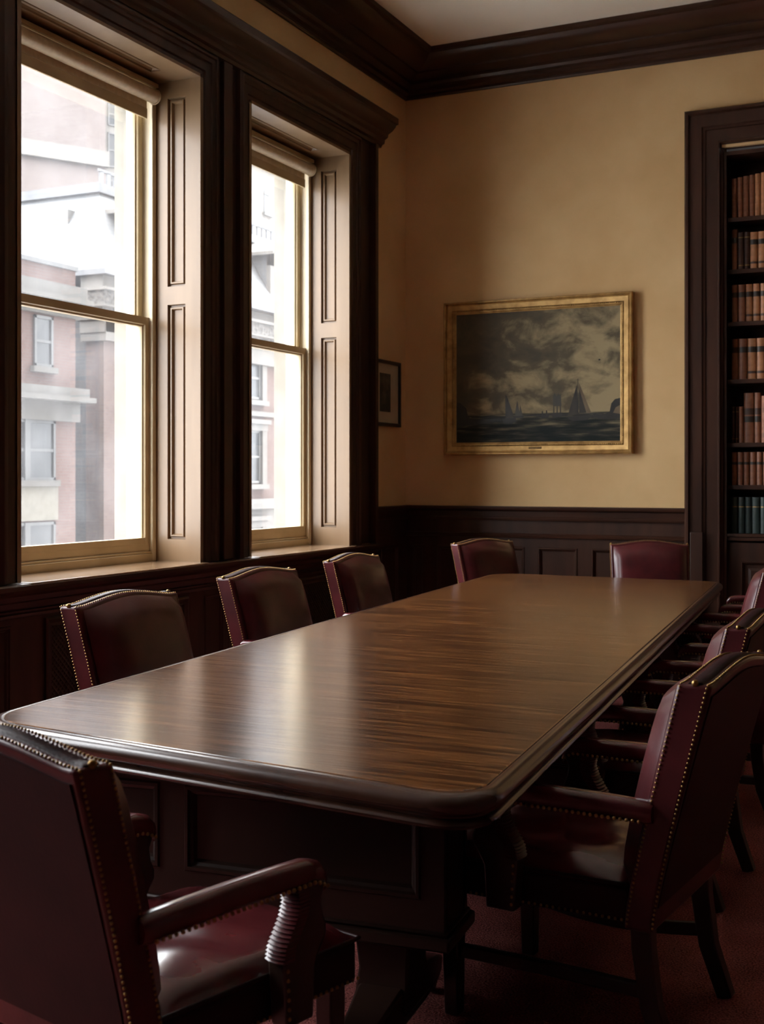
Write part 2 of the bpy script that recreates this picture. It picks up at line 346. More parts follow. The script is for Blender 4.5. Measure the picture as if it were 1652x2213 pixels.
tag(boxm('baseboard_back', [(wl, wr, YB - .05, YB - .02, 0, .13), (wl, wr, YB - .042, YB - .02, .13, .15)], M['wood_x'], bevel=.004), kind='structure')

# left wall wainscot below the sills and at the corner
ws = tag(empty('trim_4'), kind='structure')
xp = -4.335
holes = []
GR = {}
for k, (a, b) in enumerate(WINS):
    if k >= 2: GR[k] = (a + .20, b - .12)
    else: holes.append((a + .2 - YN, b - .12 - YN, .18, .70))
    holes.append((b + .08 - YN, b + .30 - YN, .18, .70))
    if k < 3: holes.append((b + .36 - YN, b + .56 - YN, .18, .70))
pan_h = [h for h in holes]
for k, (a, b) in GR.items(): pan_h.append((a - YN, b - YN, .16, .71))
bm = bmesh.new()
# main board; grille openings get a plain deep recess behind the lattice
paneled('x', (xp, YN, 0), Y, Z, X, 9.0 - YN, .88, pan_h, None, bm=bm)
link('wainscot_panels', bm, M['wood'], ws)
paneled('corner_panel', (XW + .022, 9.0, 0), Y, Z, X, YB - 9.0, 1.09, [(.16, .50, .2, .868)], M['wood'], ws)
bm = bmesh.new(); extrude_profile(bm, RAIL, (XW + .015, 8.9, 1.088), (XW + .015, YB, 1.088), X, Z); link('chair_rail', bm, M['wood_x'], ws, smooth=30)
bm = bmesh.new(); extrude_profile(bm, [(0, 0), (.018, .004), (.022, .018), (.012, .026), (.014, .036), (0, .04)], (xp, YN, .735), (xp, 9.0, .735), X, Z); link('frieze_moulding', bm, M['wood_x'], ws, smooth=30)
tag(boxm('baseboard_left', [(xp - .01, xp + .03, YN, YB, 0, .13), (xp - .01, xp + .022, YN, YB, .13, .15)], M['wood_x'], bevel=.004), kind='structure')

# radiator grilles under the two windows in view
GLAB = {2: 'dark lattice radiator grille under the larger, nearer window, behind the first chair', 3: 'dark lattice radiator grille under the farther window, between two chairs'}
for k, (a, b) in GR.items():
    r = empty('radiator_grille', (xp, (a + b) / 2, .16)); tag(r, GLAB[k], 'radiator grille')
    hw = (b - a) / 2
    bm = bmesh.new(); frame_ring(bm, (0, 0, 0), Y, Z, X, -hw - .005, hw + .005, -.005, .555, [(0, 0), (0, .016), (.012, .022), (.03, .012), (.045, .014), (.052, -.004)])
    link('frame', bm, M['wood'], r)
    bm = bmesh.new(); w2_, h_ = hw - .045, .505; st = .032; q = .0035
    cnt = int((2 * w2_ + h_) / st)
    for s in range(1, cnt):
        c = s * st
        for sgn in (1, -1):
            # diagonal line u+v=c (sgn 1) or mirrored
            p0 = (max(0, c - h_), min(c, h_)); p1 = (min(c, 2 * w2_), max(0, c - 2 * w2_))
            uu = [(p0[0] if sgn > 0 else 2 * w2_ - p0[0], p0[1]), (p1[0] if sgn > 0 else 2 * w2_ - p1[0], p1[1])]
            bar(bm, [(.001 + .002 * (sgn > 0), -w2_ + uu[0][0], .045 + uu[0][1]), (.001 + .002 * (sgn > 0), -w2_ + uu[1][0], .045 + uu[1][1])], .003, .009)
    link('lattice', bm, M['lattice'], r)

# sill ledge running along the wall, one per window plus breaks under the piers
bm = bmesh.new()
LEDGE = [(0, -.13), (.012, -.13), (.018, -.10), (.034, -.09), (.04, -.065), (.06, -.05), (.085, -.045), (.095, -.03), (.095, -.008), (.086, 0), (0, 0)]
extrude_profile(bm, LEDGE, (xp, YN, SILL - .004), (xp, 8.97, SILL - .004), X, Z)
tag(link('trim_5', bm, M['wood_x'], smooth=30), kind='structure')

# window casings: architraves, pier boards, head entablature
ARCH = [(0, 0), (0, .085), (.018, .10), (.03, .10), (.036, .088), (.06, .084), (.066, .074), (.12, .072), (.126, .062), (.15, .06), (.156, .05), (.168, .05), (.172, 0)]
cs = tag(empty('trim_6'), kind='structure')
lo_, hi_ = WINS[0][0], WINS[-1][1]
for k, (a, b) in enumerate(WINS):
    bm = bmesh.new()
    # three-sided architrave round the opening: inset measured from the outer edge
    frame_ring(bm, (XW, 0, 0), Y, Z, X, a - .172, b + .172, SILL, HEAD + .172, ARCH, open_bottom=True)
    link('architrave', bm, M['wood'], cs, smooth=25)
for k in range(len(WINS)):
    b = WINS[k][1] + .172; e_ = WINS[k + 1][0] - .172 if k < len(WINS) - 1 else 8.93
    boxm('pier_board', [(XW, XF - .03, b, e_, SILL, 4.12)] + ([(XW, XF + .03, e_ - .05, e_, SILL, 4.12)] if k == len(WINS) - 1 else [(XW, XF + .0, (b + e_) / 2 - .05, (b + e_) / 2 + .05, SILL, 4.12)]), M['wood'], cs, bevel=.004)
boxm('frieze_board', (XW, XF - .02, YN, 8.93, HEAD + .17, 4.14), M['wood_x'], cs)
HEADC = [(0, 0), (.09, 0), (.10, .02), (.12, .03), (.125, .06), (.15, .075), (.155, .10), (.19, .12), (.22, .15), (.225, .165), (.245, .17), (.245, .215), (.235, .225), (0, .225)]
bm = bmesh.new(); extrude_profile(bm, HEADC, (XW, YN, 4.12), (XW, 9.02, 4.12), X, Z)
link('head_cornice', bm, M['wood_x'], cs, smooth=30)

# ------------------------------------------------------------------ windows
def build_window(idx, a, b):
    wn = tag(empty('window_%d' % idx, (0, 0, 0)), kind='structure')
    d = XF - XS                                     # reveal depth
    W = d - .012
    # shutter-lined jambs (both sides) and panelled soffit
    for yy, nn in ((b, -Y), (a, Y)):
        uu = X if nn.y < 0 else X
        pw0, pw1 = .10, .235
        bm = paneled('x', (XS + .0, yy, SILL), X, Z, nn, W, HEAD - SILL, [(pw0, pw1, .14, 1.62), (pw0, pw1, 1.735, 2.925)], None, prof=[(0, 0), (.002, -.024), (.014, -.024), (.019, -.006), (.027, -.006), (.034, -.026), (.036, -.026)], thick=.03, bm=bmesh.new())
        link('shutter', bm, M['shutter'], wn)
    bm = paneled('x', (XS, a, HEAD), X, Y, -Z, W, b - a, [(.12, .20, .12, b - a - .20)], None, prof=[(0, 0), (.004, -.012), (.012, -.012), (.016, -.003), (.024, -.014), (.028, -.014)], thick=.02, bm=bmesh.new())
    link('soffit', bm, M['shutter'], wn)
    # frame: cream stop bead and pulley stile
    boxm('jamb_frame', [(XS - .20, XS, b - .03, b + .06, SILL - .02, HEAD), (XS - .20, XS, a - .06, a + .03, SILL - .02, HEAD), (XS - .20, XS, a, b, HEAD - .05, HEAD + .06),
                        (XS - .012, XS + .014, b - .04, b, SILL, HEAD), (XS - .012, XS + .014, a, a + .04, SILL, HEAD)], M['cream_paint'], wn, bevel=.004)
    # stool / sill
    bm = bmesh.new(); box(bm, XS - .03, -4.245, a - .0, b + .0, SILL - .03, SILL + .001); link('window_sill', bm, M['sill'], wn, bevel=.006)
    boxm('sill_rail', [(XS - .20, XS + .012, a + .03, b - .03, SILL - .03, SILL + .05), (XS - .2, XS + .004, a + .03, b - .03, SILL + .05, SILL + .065)], M['sash'], wn, bevel=.004)
    # lower sash (inner), upper sash (outer)
    mid = 2.43
    for nm, x0, x1, z0, z1, rb, rt in (('lower_sash', XS - .06, XS - .012, SILL + .065, mid + .025, .085, .045), ('upper_sash', XS - .115, XS - .067, mid - .025, HEAD - .05, .045, .06)):
        y0, y1 = a + .035, b - .035; sw = .062
        bm = bmesh.new()
        frame_ring(bm, (x0, 0, 0), Y, Z, X, y0, y1, z0, z1, [(0, 0), (0, x1 - x0), (sw - .016, x1 - x0), (sw - .012, x1 - x0 - .012), (sw - .002, x1 - x0 - .016), (sw, x1 - x0 - .03), (sw, 0)])
        if nm == 'lower_sash': box(bm, x0 + .002, x1 - .001, y0 + .01, y1 - .01, z0 + .01, z0 + rb)
        s = link(nm, bm, M['sash'], wn)
        g = bmesh.new(); box(g, x0 + .014, x0 + .018, y0 + sw - .01, y1 - sw + .01, z0 + sw - .01, z1 - sw + .01); link('pane', g, M['glass'], s)
    # roller blind
    zt = HEAD - .10; yy0, yy1 = a + .045, b - .045
    rb = empty('roller_blind', (XS + .035, (a + b) / 2, zt))
    hl = (yy1 - yy0) / 2
    bm = bmesh.new(); tube(bm, [(0, -hl + .012, 0), (0, hl - .012, 0)], .044, 20); link('roll', bm, M['blind'], rb, smooth=40)
    boxm('fabric', (-.044, -.040, -hl + .02, hl - .03, -.115, 0), M['blind'], rb)
    boxm('bottom_bar', (-.048, -.034, -hl + .02, hl - .03, -.14, -.075), M['sash'], rb, bevel=.003)
    boxm('valance', (-.04, .03, -hl, hl, .052, .078), M['sash'], rb, bevel=.004)
    for s_ in (-1, 1):
        bm = bmesh.new(); tube(bm, [(0, s_ * (hl - .010), 0), (0, s_ * hl, 0)], .050, 18); link('bracket', bm, M['cream_paint'], rb, smooth=40)
    return rb
BL = ['rolled beige roller blind at the head of a window beyond the left edge', 'rolled beige roller blind at the head of a window just past the left edge',
      'rolled beige roller blind at the head of the larger, nearer window', 'rolled beige roller blind at the head of the narrower, farther window']
for k, (a, b) in enumerate(WINS): tag(build_window(k + 1, a, b), BL[k], 'roller blind', 'roller blinds')

# ------------------------------------------------------------------ bookcase built into the back wall
bk = empty('bookcase', ((BX0 + BX1) / 2, YB, 0)); tag(bk, 'tall built-in dark wood bookcase in a moulded casing at the right edge', 'bookcase')
bx = (BX0 + BX1) / 2; hw = (BX1 - BX0) / 2
bm = bmesh.new()
frame_ring(bm, (0, 0, 0), X, Z, -Y, -hw - .307, hw + .307, 0, 4.286, [(0, -.02), (0, .055), (.014, .07), (.03, .07), (.04, .05), (.13, .046), (.138, .036), (.155, .032), (.16, .024), (.245, .02), (.25, .03), (.262, .03), (.268, .004), (.285, -.006), (.29, -.03), (.307, -.034), (.307, -.10)], open_bottom=True)
link('casing', bm, M['wood'], bk, smooth=25)
boxm('plinth_block', [(-hw - .265, -hw - .165, -.062, -.02, 0, 1.02)], M['wood'], bk, bevel=.006)
D = .34
boxm('carcass', [(-hw - .03, -hw, .02, D, 0, BZT + .03), (hw, hw + .03, .02, D, 0, BZT + .03), (-hw, hw, D, D + .02, 0, BZT), (-hw, hw, .02, D, BZT, BZT + .03)], M['wood'], bk)
SHELF = [3.446, 3.043, 2.637, 2.191, 1.70, 1.372]
for z in SHELF: boxm('shelf', (-hw, hw, .075, D, z - .022, z + .012), M['wood_x'], bk, bevel=.003)
boxm('cabinet_top', [(-hw, hw, .03, D, .985, 1.01), (-hw, hw, .045, D, .955, .985)], M['wood_x'], bk, bevel=.004)
dr = paneled('door', (-hw, .06, .04), X, Z, -Y, 2 * hw, .90, [(.10, .44, .12, .76)], M['wood'], bk, prof=PANEL_RAISED)
boxm('base_rail', (-hw, hw, .05, .08, 0, .05), M['wood_x'], bk)
random.seed(7)
ORD = ['leftmost', 'second from left', 'third from left', 'fourth from left', 'fifth from left', 'sixth from left', 'seventh from left', 'eighth from left', 'ninth from left', 'tenth from left']
def book(xc, z0, wdt, hgt, style, depth, label, group):
    m = M[style['m']]
    bm = bmesh.new(); seg = 8
    prof = [(-wdt / 2, depth)] + [(-wdt / 2 * math.cos(PI * i / seg), .012 - .014 * math.sin(PI * i / seg)) for i in range(seg + 1)] + [(wdt / 2, depth)]
    loft(bm, [[(px, py, 0) for px, py in prof], [(px, py, hgt) for px, py in prof]])
    for f in style.get('bands', ()):
        pr = [(-wdt / 2 * 1.02 * math.cos(PI * i / seg), .010 - .0165 * math.sin(PI * i / seg)) for i in range(seg + 1)]
        loft(bm, [[(px, py, f * hgt - .004) for px, py in pr], [(px, py, f * hgt + .004) for px, py in pr]])
    o = link('book', bm, m, None, smooth=40)
    o.location = (xc, YB + .115, z0 + .0008)
    for f0, f1, mm in style.get('labels', ()):
        bm = bmesh.new(); pr = [(-wdt / 2 * 1.01 * math.cos(PI * i / seg), .0115 - .0150 * math.sin(PI * i / seg)) for i in range(seg + 1)]
        loft(bm, [[(px, py, f0 * hgt) for px, py in pr], [(px, py, f1 * hgt) for px, py in pr]])
        link('spine_label', bm, M[mm], o, smooth=40)
    return tag(o, label, 'book', group)
B5 = (.14, .3, .46, .62, .78)
ST = {
 'brown': dict(m='book_brown', bands=B5), 'tan': dict(m='book_tan', bands=B5),
 'tanlab': dict(m='book_tan', labels=((.66, .80, 'book_label'), (.14, .20, 'book_dark'))), 'brownlab': dict(m='book_brown', labels=((.66, .80, 'book_label'),)),
 'dark': dict(m='book_dark', bands=B5, labels=((.1, .13, 'book_gilt'), (.85, .87, 'book_gilt'))), 'green': dict(m='book_green', bands=B5, labels=((.72, .745, 'book_gilt'),)),
 'russet': dict(m='book_red', bands=(.22, .76), labels=((.64, .74, 'book_brown'), (.1, .2, 'book_brown'))), 'big': dict(m='book_brown', bands=(.2, .4, .55, .7, .85), labels=((.56, .69, 'book_dark'), (.41, .53, 'book_label'))),
 'ribbed': dict(m='book_brown', bands=(.12, .24, .36, .48, .6, .72, .84), labels=((.62, .70, 'book_label'),)),
}
D_ = {'brown': 'brown ribbed leather book', 'tan': 'tan ribbed leather book', 'tanlab': 'tan leather book with black band', 'brownlab': 'brown leather book with black band',
      'dark': 'dark brown gilt-lined book', 'green': 'dark green leather book', 'russet': 'russet brown-banded book', 'big': 'large brown multi-label book', 'ribbed': 'brown many-banded book'}
ROWS = [  # shelf z, shelf words, list of (style, width, height)
 (3.458, 'topmost shelf', [('brown', .040, .31), ('brown', .040, .315), ('brown', .044, .32), ('brown', .040, .325), ('tan', .040, .33), ('tan', .046, .335), ('tan', .046, .335), ('tan', .044, .33)]),
 (3.055, 'second-highest shelf', [('brownlab', .042, .315), ('dark', .046, .29), ('dark', .042, .29), ('tanlab', .058, .285), ('tanlab', .058, .285), ('tanlab', .058, .285), ('tanlab', .058, .285)]),
 (2.649, 'third-highest shelf', [('brownlab', .046, .29), ('brownlab', .054, .29), ('tanlab', .052, .29), ('tanlab', .052, .29), ('tanlab', .052, .29), ('tanlab', .052, .29), ('tanlab', .052, .29)]),
 (2.203, 'fourth-highest shelf', [('brownlab', .050, .315), ('brownlab', .064, .315), ('tanlab', .066, .315), ('tanlab', .062, .315), ('tanlab', .060, .315), ('tanlab', .060, .315)]),
 (1.712, 'third-lowest shelf', [('dark', .026, .28), ('dark', .022, .28), ('brown', .036, .28), ('big', .076, .385), ('big', .048, .385), ('russet', .064, .36), ('russet', .064, .36)]),
 (1.384, 'second-lowest shelf', [('ribbed', .040, .255), ('ribbed', .044, .255), ('ribbed', .044, .255), ('ribbed', .048, .255), ('ribbed', .044, .255), ('ribbed', .044, .255), ('ribbed', .044, .255), ('ribbed', .044, .255)]),
 (1.01, 'lowest shelf', [('green', .046, .28), ('green', .050, .28), ('green', .048, .28), ('green', .060, .28), ('green', .052, .28), ('green', .052, .28), ('green', .052, .28)]),
]
for z, wd, row in ROWS:
    xx = BX0 + .022
    for i, (st, wdt, hg) in enumerate(row):
        book(xx + wdt / 2, z, wdt, hg, ST[st], .2, '%s, %s on the %s' % (D_[st], ORD[i], wd), 'books on the ' + wd); xx += wdt + .003

# ------------------------------------------------------------------ painting
px0, px1, pz0, pz1 = -4.0, -2.384, 1.632, 2.920
pt = empty('framed_painting', ((px0 + px1) / 2, YB, pz0)); tag(pt, 'gilt-framed seascape painting with sailing boats on the ochre wall', 'painting')
pw, ph = px1 - px0, pz1 - pz0
bm = bmesh.new()
frame_ring(bm, (-pw / 2, 0, 0), X, Z, -Y, 0, pw, 0, ph, [(0, 0), (0, .055), (.006, .066), (.014, .068), (.02, .062), (.024, .05), (.034, .054), (.07, .044), (.076, .034), (.082, .040), (.090, .040), (.096, .03), (.104, .026), (.104, .01)])
fr_ = link('frame', bm, M['gold'], pt, smooth=25)
fr_.location = (0, 0, 0)
bm = bmesh.new()
zz = .079
nails(bm, [(-pw / 2 + zz, -.041, zz), (pw / 2 - zz, -.041, zz), (pw / 2 - zz, -.041, ph - zz), (-pw / 2 + zz, -.041, ph - zz), (-pw / 2 + zz, -.041, zz)], .016, .006, 6, 4)
link('bead_moulding', bm, M['gold'], pt, smooth=60)
def canvas_build(n, b):
    tcn = N(n, 'ShaderNodeTexCoord'); sp = N(n, 'ShaderNodeSeparateXYZ'); n.links.new(tcn.outputs['Object'], sp.inputs[0])
    mp = N(n, 'ShaderNodeMapping'); mp.inputs['Scale'].default_value = (1.0, 1.0, 1.6); mp.inputs['Location'].default_value = (3.1, 0, .7); n.links.new(tcn.outputs['Object'], mp.inputs[0])
    nz = N(n, 'ShaderNodeTexNoise'); nz.inputs['Scale'].default_value = 3.2; nz.inputs['Detail'].default_value = 8; nz.inputs['Roughness'].default_value = .58; nz.inputs['Distortion'].default_value = .35
    n.links.new(mp.outputs[0], nz.inputs['Vector'])
    # lighter towards lower right of the sky, darker top left
    g = N(n, 'ShaderNodeMath', operation='MULTIPLY_ADD'); g.inputs[1].default_value = .16; n.links.new(sp.outputs[0], g.inputs[0]); n.links.new(nz.outputs[0], g.inputs[2])
    r = N(n, 'ShaderNodeValToRGB'); e = r.color_ramp.elements
    e[0].position = .36; e[0].color = (.078, .065, .046, 1); e[1].position = .66; e[1].color = (.36, .28, .155, 1)
    q = e.new(.49); q.color = (.11, .090, .057, 1)
    lowlight = N(n, 'ShaderNodeMapRange'); lowlight.inputs['From Min'].default_value = .34; lowlight.inputs['From Max'].default_value = .62; lowlight.inputs['To Min'].default_value = .085; lowlight.inputs['To Max'].default_value = 0
    n.links.new(sp.outputs[2], lowlight.inputs['Value'])
    g1 = N(n, 'ShaderNodeMath', operation='ADD'); n.links.new(g.outputs[0], g1.inputs[0]); n.links.new(lowlight.outputs[0], g1.inputs[1])
    n.links.new(g1.outputs[0], r.inputs[0])
    # water
    mp2 = N(n, 'ShaderNodeMapping'); mp2.inputs['Scale'].default_value = (1.5, 1, 14); n.links.new(tcn.outputs['Object'], mp2.inputs[0])
    n2 = N(n, 'ShaderNodeTexNoise'); n2.inputs['Scale'].default_value = 2.5; n2.inputs['Detail'].default_value = 6; n.links.new(mp2.outputs[0], n2.inputs['Vector'])
    g2 = N(n, 'ShaderNodeMath', operation='MULTIPLY_ADD'); g2.inputs[1].default_value = .55; n.links.new(sp.outputs[2], g2.inputs[0]); n.links.new(n2.outputs[0], g2.inputs[2])
    r2 = N(n, 'ShaderNodeValToRGB'); e2 = r2.color_ramp.elements
    e2[0].position = .52; e2[0].color = (.010, .014, .014, 1); e2[1].position = .86; e2[1].color = (.20, .165, .10, 1)
    q2 = e2.new(.66); q2.color = (.030, .030, .024, 1)
    n.links.new(g2.outputs[0], r2.inputs[0])
    hz = N(n, 'ShaderNodeMapRange'); hz.inputs['From Min'].default_value = .335; hz.inputs['From Max'].default_value = .345; n.links.new(sp.outputs[2], hz.inputs['Value'])
    mx = N(n, 'ShaderNodeMix', data_type='RGBA'); n.links.new(hz.outputs[0], mx.inputs[0]); n.links.new(r2.outputs[0], mx.inputs[6]); n.links.new(r.outputs[0], mx.inputs[7])
    n.links.new(mx.outputs[2], b.inputs['Base Color'])
M['canvas'] = mat('painted_sea_and_sky', (.1, .1, .1), .65, spec=.2, build=canvas_build)
boxm('canvas', (-pw / 2 + .10, pw / 2 - .10, -.022, -.006, .10, ph - .10), M['canvas'], pt)
M['paint_dark'] = mat('painted_boat_dark', (.02, .018, .014), .5, build=lambda n, b: noise_col(n, b, (.006, .006, .005), (.02, .017, .013), sc=12))
M['paint_sail'] = mat('painted_sail_brown', (.06, .045, .03), .5, build=lambda n, b: noise_col(n, b, (.012, .010, .008), (.038, .028, .018), sc=9))
M['paint_tan'] = mat('painted_sail_tan', (.15, .1, .05), .5, build=lambda n, b: noise_col(n, b, (.10, .065, .033), (.17, .12, .065), sc=9))
M['paint_haze'] = mat('painted_far_ship', (.07, .06, .045), .5, build=lambda n, b: noise_col(n, b, (.03, .026, .02), (.055, .047, .033), sc=9))
def flat(bm, pts, mi, y=-.0228):
    f = bm.faces.new([bm.verts.new((px, y, pz)) for px, pz in pts]); f.material_index = mi
bm = bmesh.new()
def cx(u): return -pw / 2 + .10 + u * (pw - .2)
def cz(v): return .10 + v * (ph - .2)
def poly(pts, mi, y=-.0228): flat(bm, [(cx(u), cz(v)) for u, v in pts], mi, y)
# right boat
poly([(.69, .195), (.745, .43), (.750, .205)], 1); poly([(.752, .47), (.755, .205), (.748, .205), (.749, .47)], 0, -.0232)
poly([(.757, .44), (.828, .215), (.757, .21)], 2); poly([(.757, .40), (.80, .215), (.757, .212)], 1, -.0234)
poly([(.69, .19), (.83, .20), (.835, .185), (.80, .16), (.72, .155), (.695, .17)], 0, -.0236)
# left boat
poly([(.312, .365), (.318, .36), (.318, .20), (.312, .20)], 0); poly([(.32, .36), (.365, .20), (.345, .185), (.316, .19)], 1, -.0232)
poly([(.29, .185), (.375, .19), (.38, .165), (.35, .14), (.30, .15)], 0, -.0236)
# tall ship
for u in (.605, .625, .645): poly([(u, .36), (u + .004, .36), (u + .006, .215), (u - .002, .215)], 3)
poly([(.602, .345), (.612, .37), (.625, .34), (.635, .365), (.65, .34), (.653, .27), (.603, .27)], 3, -.0232)
poly([(.59, .215), (.66, .22), (.655, .19), (.60, .185)], 0, -.0234)
# distant ships
poly([(.385, .32), (.392, .28), (.405, .20), (.37, .20), (.378, .28)], 3); poly([(.402, .29), (.42, .20), (.398, .20)], 3, -.0231); poly([(.36, .20), (.43, .205), (.42, .188), (.365, .185)], 0, -.0232)
poly([(.535, .235), (.541, .235), (.545, .195), (.533, .195)], 0); poly([(.56, .24), (.567, .24), (.57, .195), (.558, .195)], 0); poly([(.53, .20), (.58, .202), (.575, .185), (.533, .183)], 0, -.0232)
# shores
poly([(0, .32), (.03, .31), (.065, .27), (.075, .215), (.09, .19), (.2, .185), (.28, .19), (.29, .165), (.12, .14), (0, .13)], 0)
poly([(1, .32), (.965, .31), (.945, .28), (.935, .22), (.90, .20), (.84, .205), (.83, .185), (.9, .165), (1, .17)], 0); poly([(1, .27), (.97, .25), (.955, .21), (1, .20)], 2, -.0232)
poly([(.1, .20), (.55, .207), (.9, .212), (.9, .205), (.1, .192)], 0, -.02275)
# small bird
poly([(.868, .605), (.876, .612), (.884, .606), (.876, .598)], 0)
sh = link('painted_boats', bm, [M['paint_dark'], M['paint_sail'], M['paint_tan'], M['paint_haze']], pt)
boxm('name_plate', (-.055, .055, -.0535, -.044, .045, .062), M['dark_brass'], pt, bevel=.002)

# small framed print on the left wall
fp = empty('framed_print', (XW, 9.27, 1.87)); tag(fp, 'small black-framed dark engraving in a wide cream mount beside the far window', 'picture')
bm = bmesh.new(); frame_ring(bm, (0, 0, 0), Y, Z, X, -.285, .285, 0, .55, [(0, 0), (0, .022), (.004, .026), (.026, .024), (.03, .018), (.03, .006)]); link('frame', bm, M['black_frame'], fp)
boxm('mount', (.002, .009, -.26, .26, .025, .525), M['print_mat'], fp)
boxm('engraving', (.009, .0105, -.11, .10, .12, .44), M['print_ink'], fp)

# ------------------------------------------------------------------ conference table
TQ = [Vector((-2.532, 2.678)), Vector((-.955, 2.479)), Vector((-1.468, 8.244)), Vector((-3.035, 8.316))]   # near left, near right, far right, far left
TR = [.15, .12, .10, .22]
TC = sum(TQ, Vector((0, 0))) / 4
tb = empty('conference_table', (TC.x, TC.y, 0)); tag(tb, 'long mahogany conference table with rounded corners and a polished top', 'table')
def rounded(offset):
    P = []
    nq = len(TQ)
    # offset polygon outward
    L = []
    for i in range(nq):
        a, b = TQ[i], TQ[(i + 1) % nq]; t = (b - a).normalized(); nn = Vector((t.y, -t.x)); L.append((a + nn * offset, t))
    pts = []
    for i in range(nq):
        (p, t), (q, s) = L[i - 1], L[i]
        den = t.x * s.y - t.y * s.x; k = ((q.x - p.x) * s.y - (q.y - p.y) * s.x) / den; c = p + t * k
        r = TR[i] + offset
        for j in range(13):
            # quadratic-ish arc by angle
            a0 = c - t * r; a1 = c + s * r; f = j / 12
            m0 = (a0 - c); m1 = (a1 - c)
            ang = f * PI / 2
            pts.append(c + m0 * (1 - math.sin(ang)) + m1 * (1 - math.cos(ang)))
    return [p - TC for p in pts]
TH = .76
bm = bmesh.new()
rg = [[(p.x, p.y, z) for p in rounded(o)] for o, z in ((-.004, TH - .03), (-.004, TH - .001), (-.008, TH))]
loft(bm, rg); link('tabletop', bm, M['table'], tb)
EDGE = [(-.004, TH - .032), (-.004, TH - .003), (0, TH - .0005), (.012, TH - .001), (.026, TH - .006), (.036, TH - .018), (.038, TH - .030), (.033, TH - .042), (.022, TH - .050), (.010, TH - .054), (.010, TH - .058), (.020, TH - .062), (.024, TH - .070), (.020, TH - .078), (.006, TH - .084), (-.03, TH - .088), (-.2, TH - .088)]
bm = bmesh.new(); loft(bm, [[(p.x, p.y, z) for p in rounded(o)] for o, z in EDGE], cap=False)
# underside
rr = rounded(-.2); bm.faces.new([bm.verts.new((p.x, p.y, TH - .089)) for p in rr])
link('edge_moulding', bm, M['table_dark'], tb, smooth=50)
ang = math.atan2(-(TQ[3] - TQ[0]).x, (TQ[3] - TQ[0]).y)
ex = Vector((math.cos(ang), math.sin(ang), 0)); ey = Vector((-math.sin(ang), math.cos(ang), 0))
def pedestal(cy, flip):
    ctr = (TQ[0] + TQ[1]) / 2; cvec = Vector((ctr.x - TC.x, ctr.y - TC.y, 0)) + ey * cy
    p = bpy.data.objects.new('pedestal', None); C.objects.link(p); p.parent = tb; p.location = cvec; p.rotation_euler = (0, 0, ang)
    hw_, dp, zb = .60, .10, .31
    holes = [(.07, .40, .09, .32), (.475, 2 * hw_ - .06, .09, .32)]
    for s_, nn, uu in ((-1, -Y, X), (1, Y, -X)):
        paneled('end_panel', Vector((-hw_ if s_ < 0 else hw_, s_ * dp, zb)), uu, Z, nn, 2 * hw_, .672 - zb, holes, M['pedestal'], p)
    boxm('core', (-hw_, hw_, -dp + .03, dp - .03, zb, .672), M['pedestal'], p)
    boxm('base_moulding', [(-hw_ - .018, hw_ + .018, -dp - .018, dp + .018, zb - .03, zb + .004), (-hw_ - .008, hw_ + .008, -dp - .008, dp + .008, zb + .004, zb + .016)], M['pedestal'], p, bevel=.006)
    for sx_ in (-1, 1):
        bm = bmesh.new(); xx = sx_ * (hw_ - .17)
        bar(bm, [(xx, 0, zb - .02), (xx, 0, .20), (xx, 0, .10)], [.15, .135, .15], [.17, .15, .20], axis=X)
        leg = link('leg', bm, M['pedestal'], p, bevel=.008)
        bm = bmesh.new(); bar(bm, [(xx, -.33, .075), (xx, -.25, .09), (xx, -.1, .115), (xx, .1, .115), (xx, .25, .09), (xx, .33, .075)], [.06, .09, .12, .12, .09, .06], [.045, .07, .10, .10, .07, .045], axis=X)
        f = link('sled_foot', bm, M['pedestal'], p, bevel=.008)
        for sy_ in (-1, 1):
            bm = bmesh.new(); fy = sy_ * .315
            tube(bm, [(xx - .012, fy, .024), (xx + .012, fy, .024)], .024, 14); box(bm, xx - .018, xx + .018, fy - .006, fy + .006, .02, .06)
            link('castor', bm, M['dark_brass'], f, smooth=40)
    return p
pedestal(.27, 0); pedestal(5.12, 1)
bm = bmesh.new()
ctr = (TQ[0] + TQ[1]) / 2; base = Vector((ctr.x - TC.x, ctr.y - TC.y, .30))
bar(bm, [base + ey * .38, base + ey * 5.0], .09, .16, axis=ex); link('stretcher', bm, M['pedestal'], tb, bevel=.006)

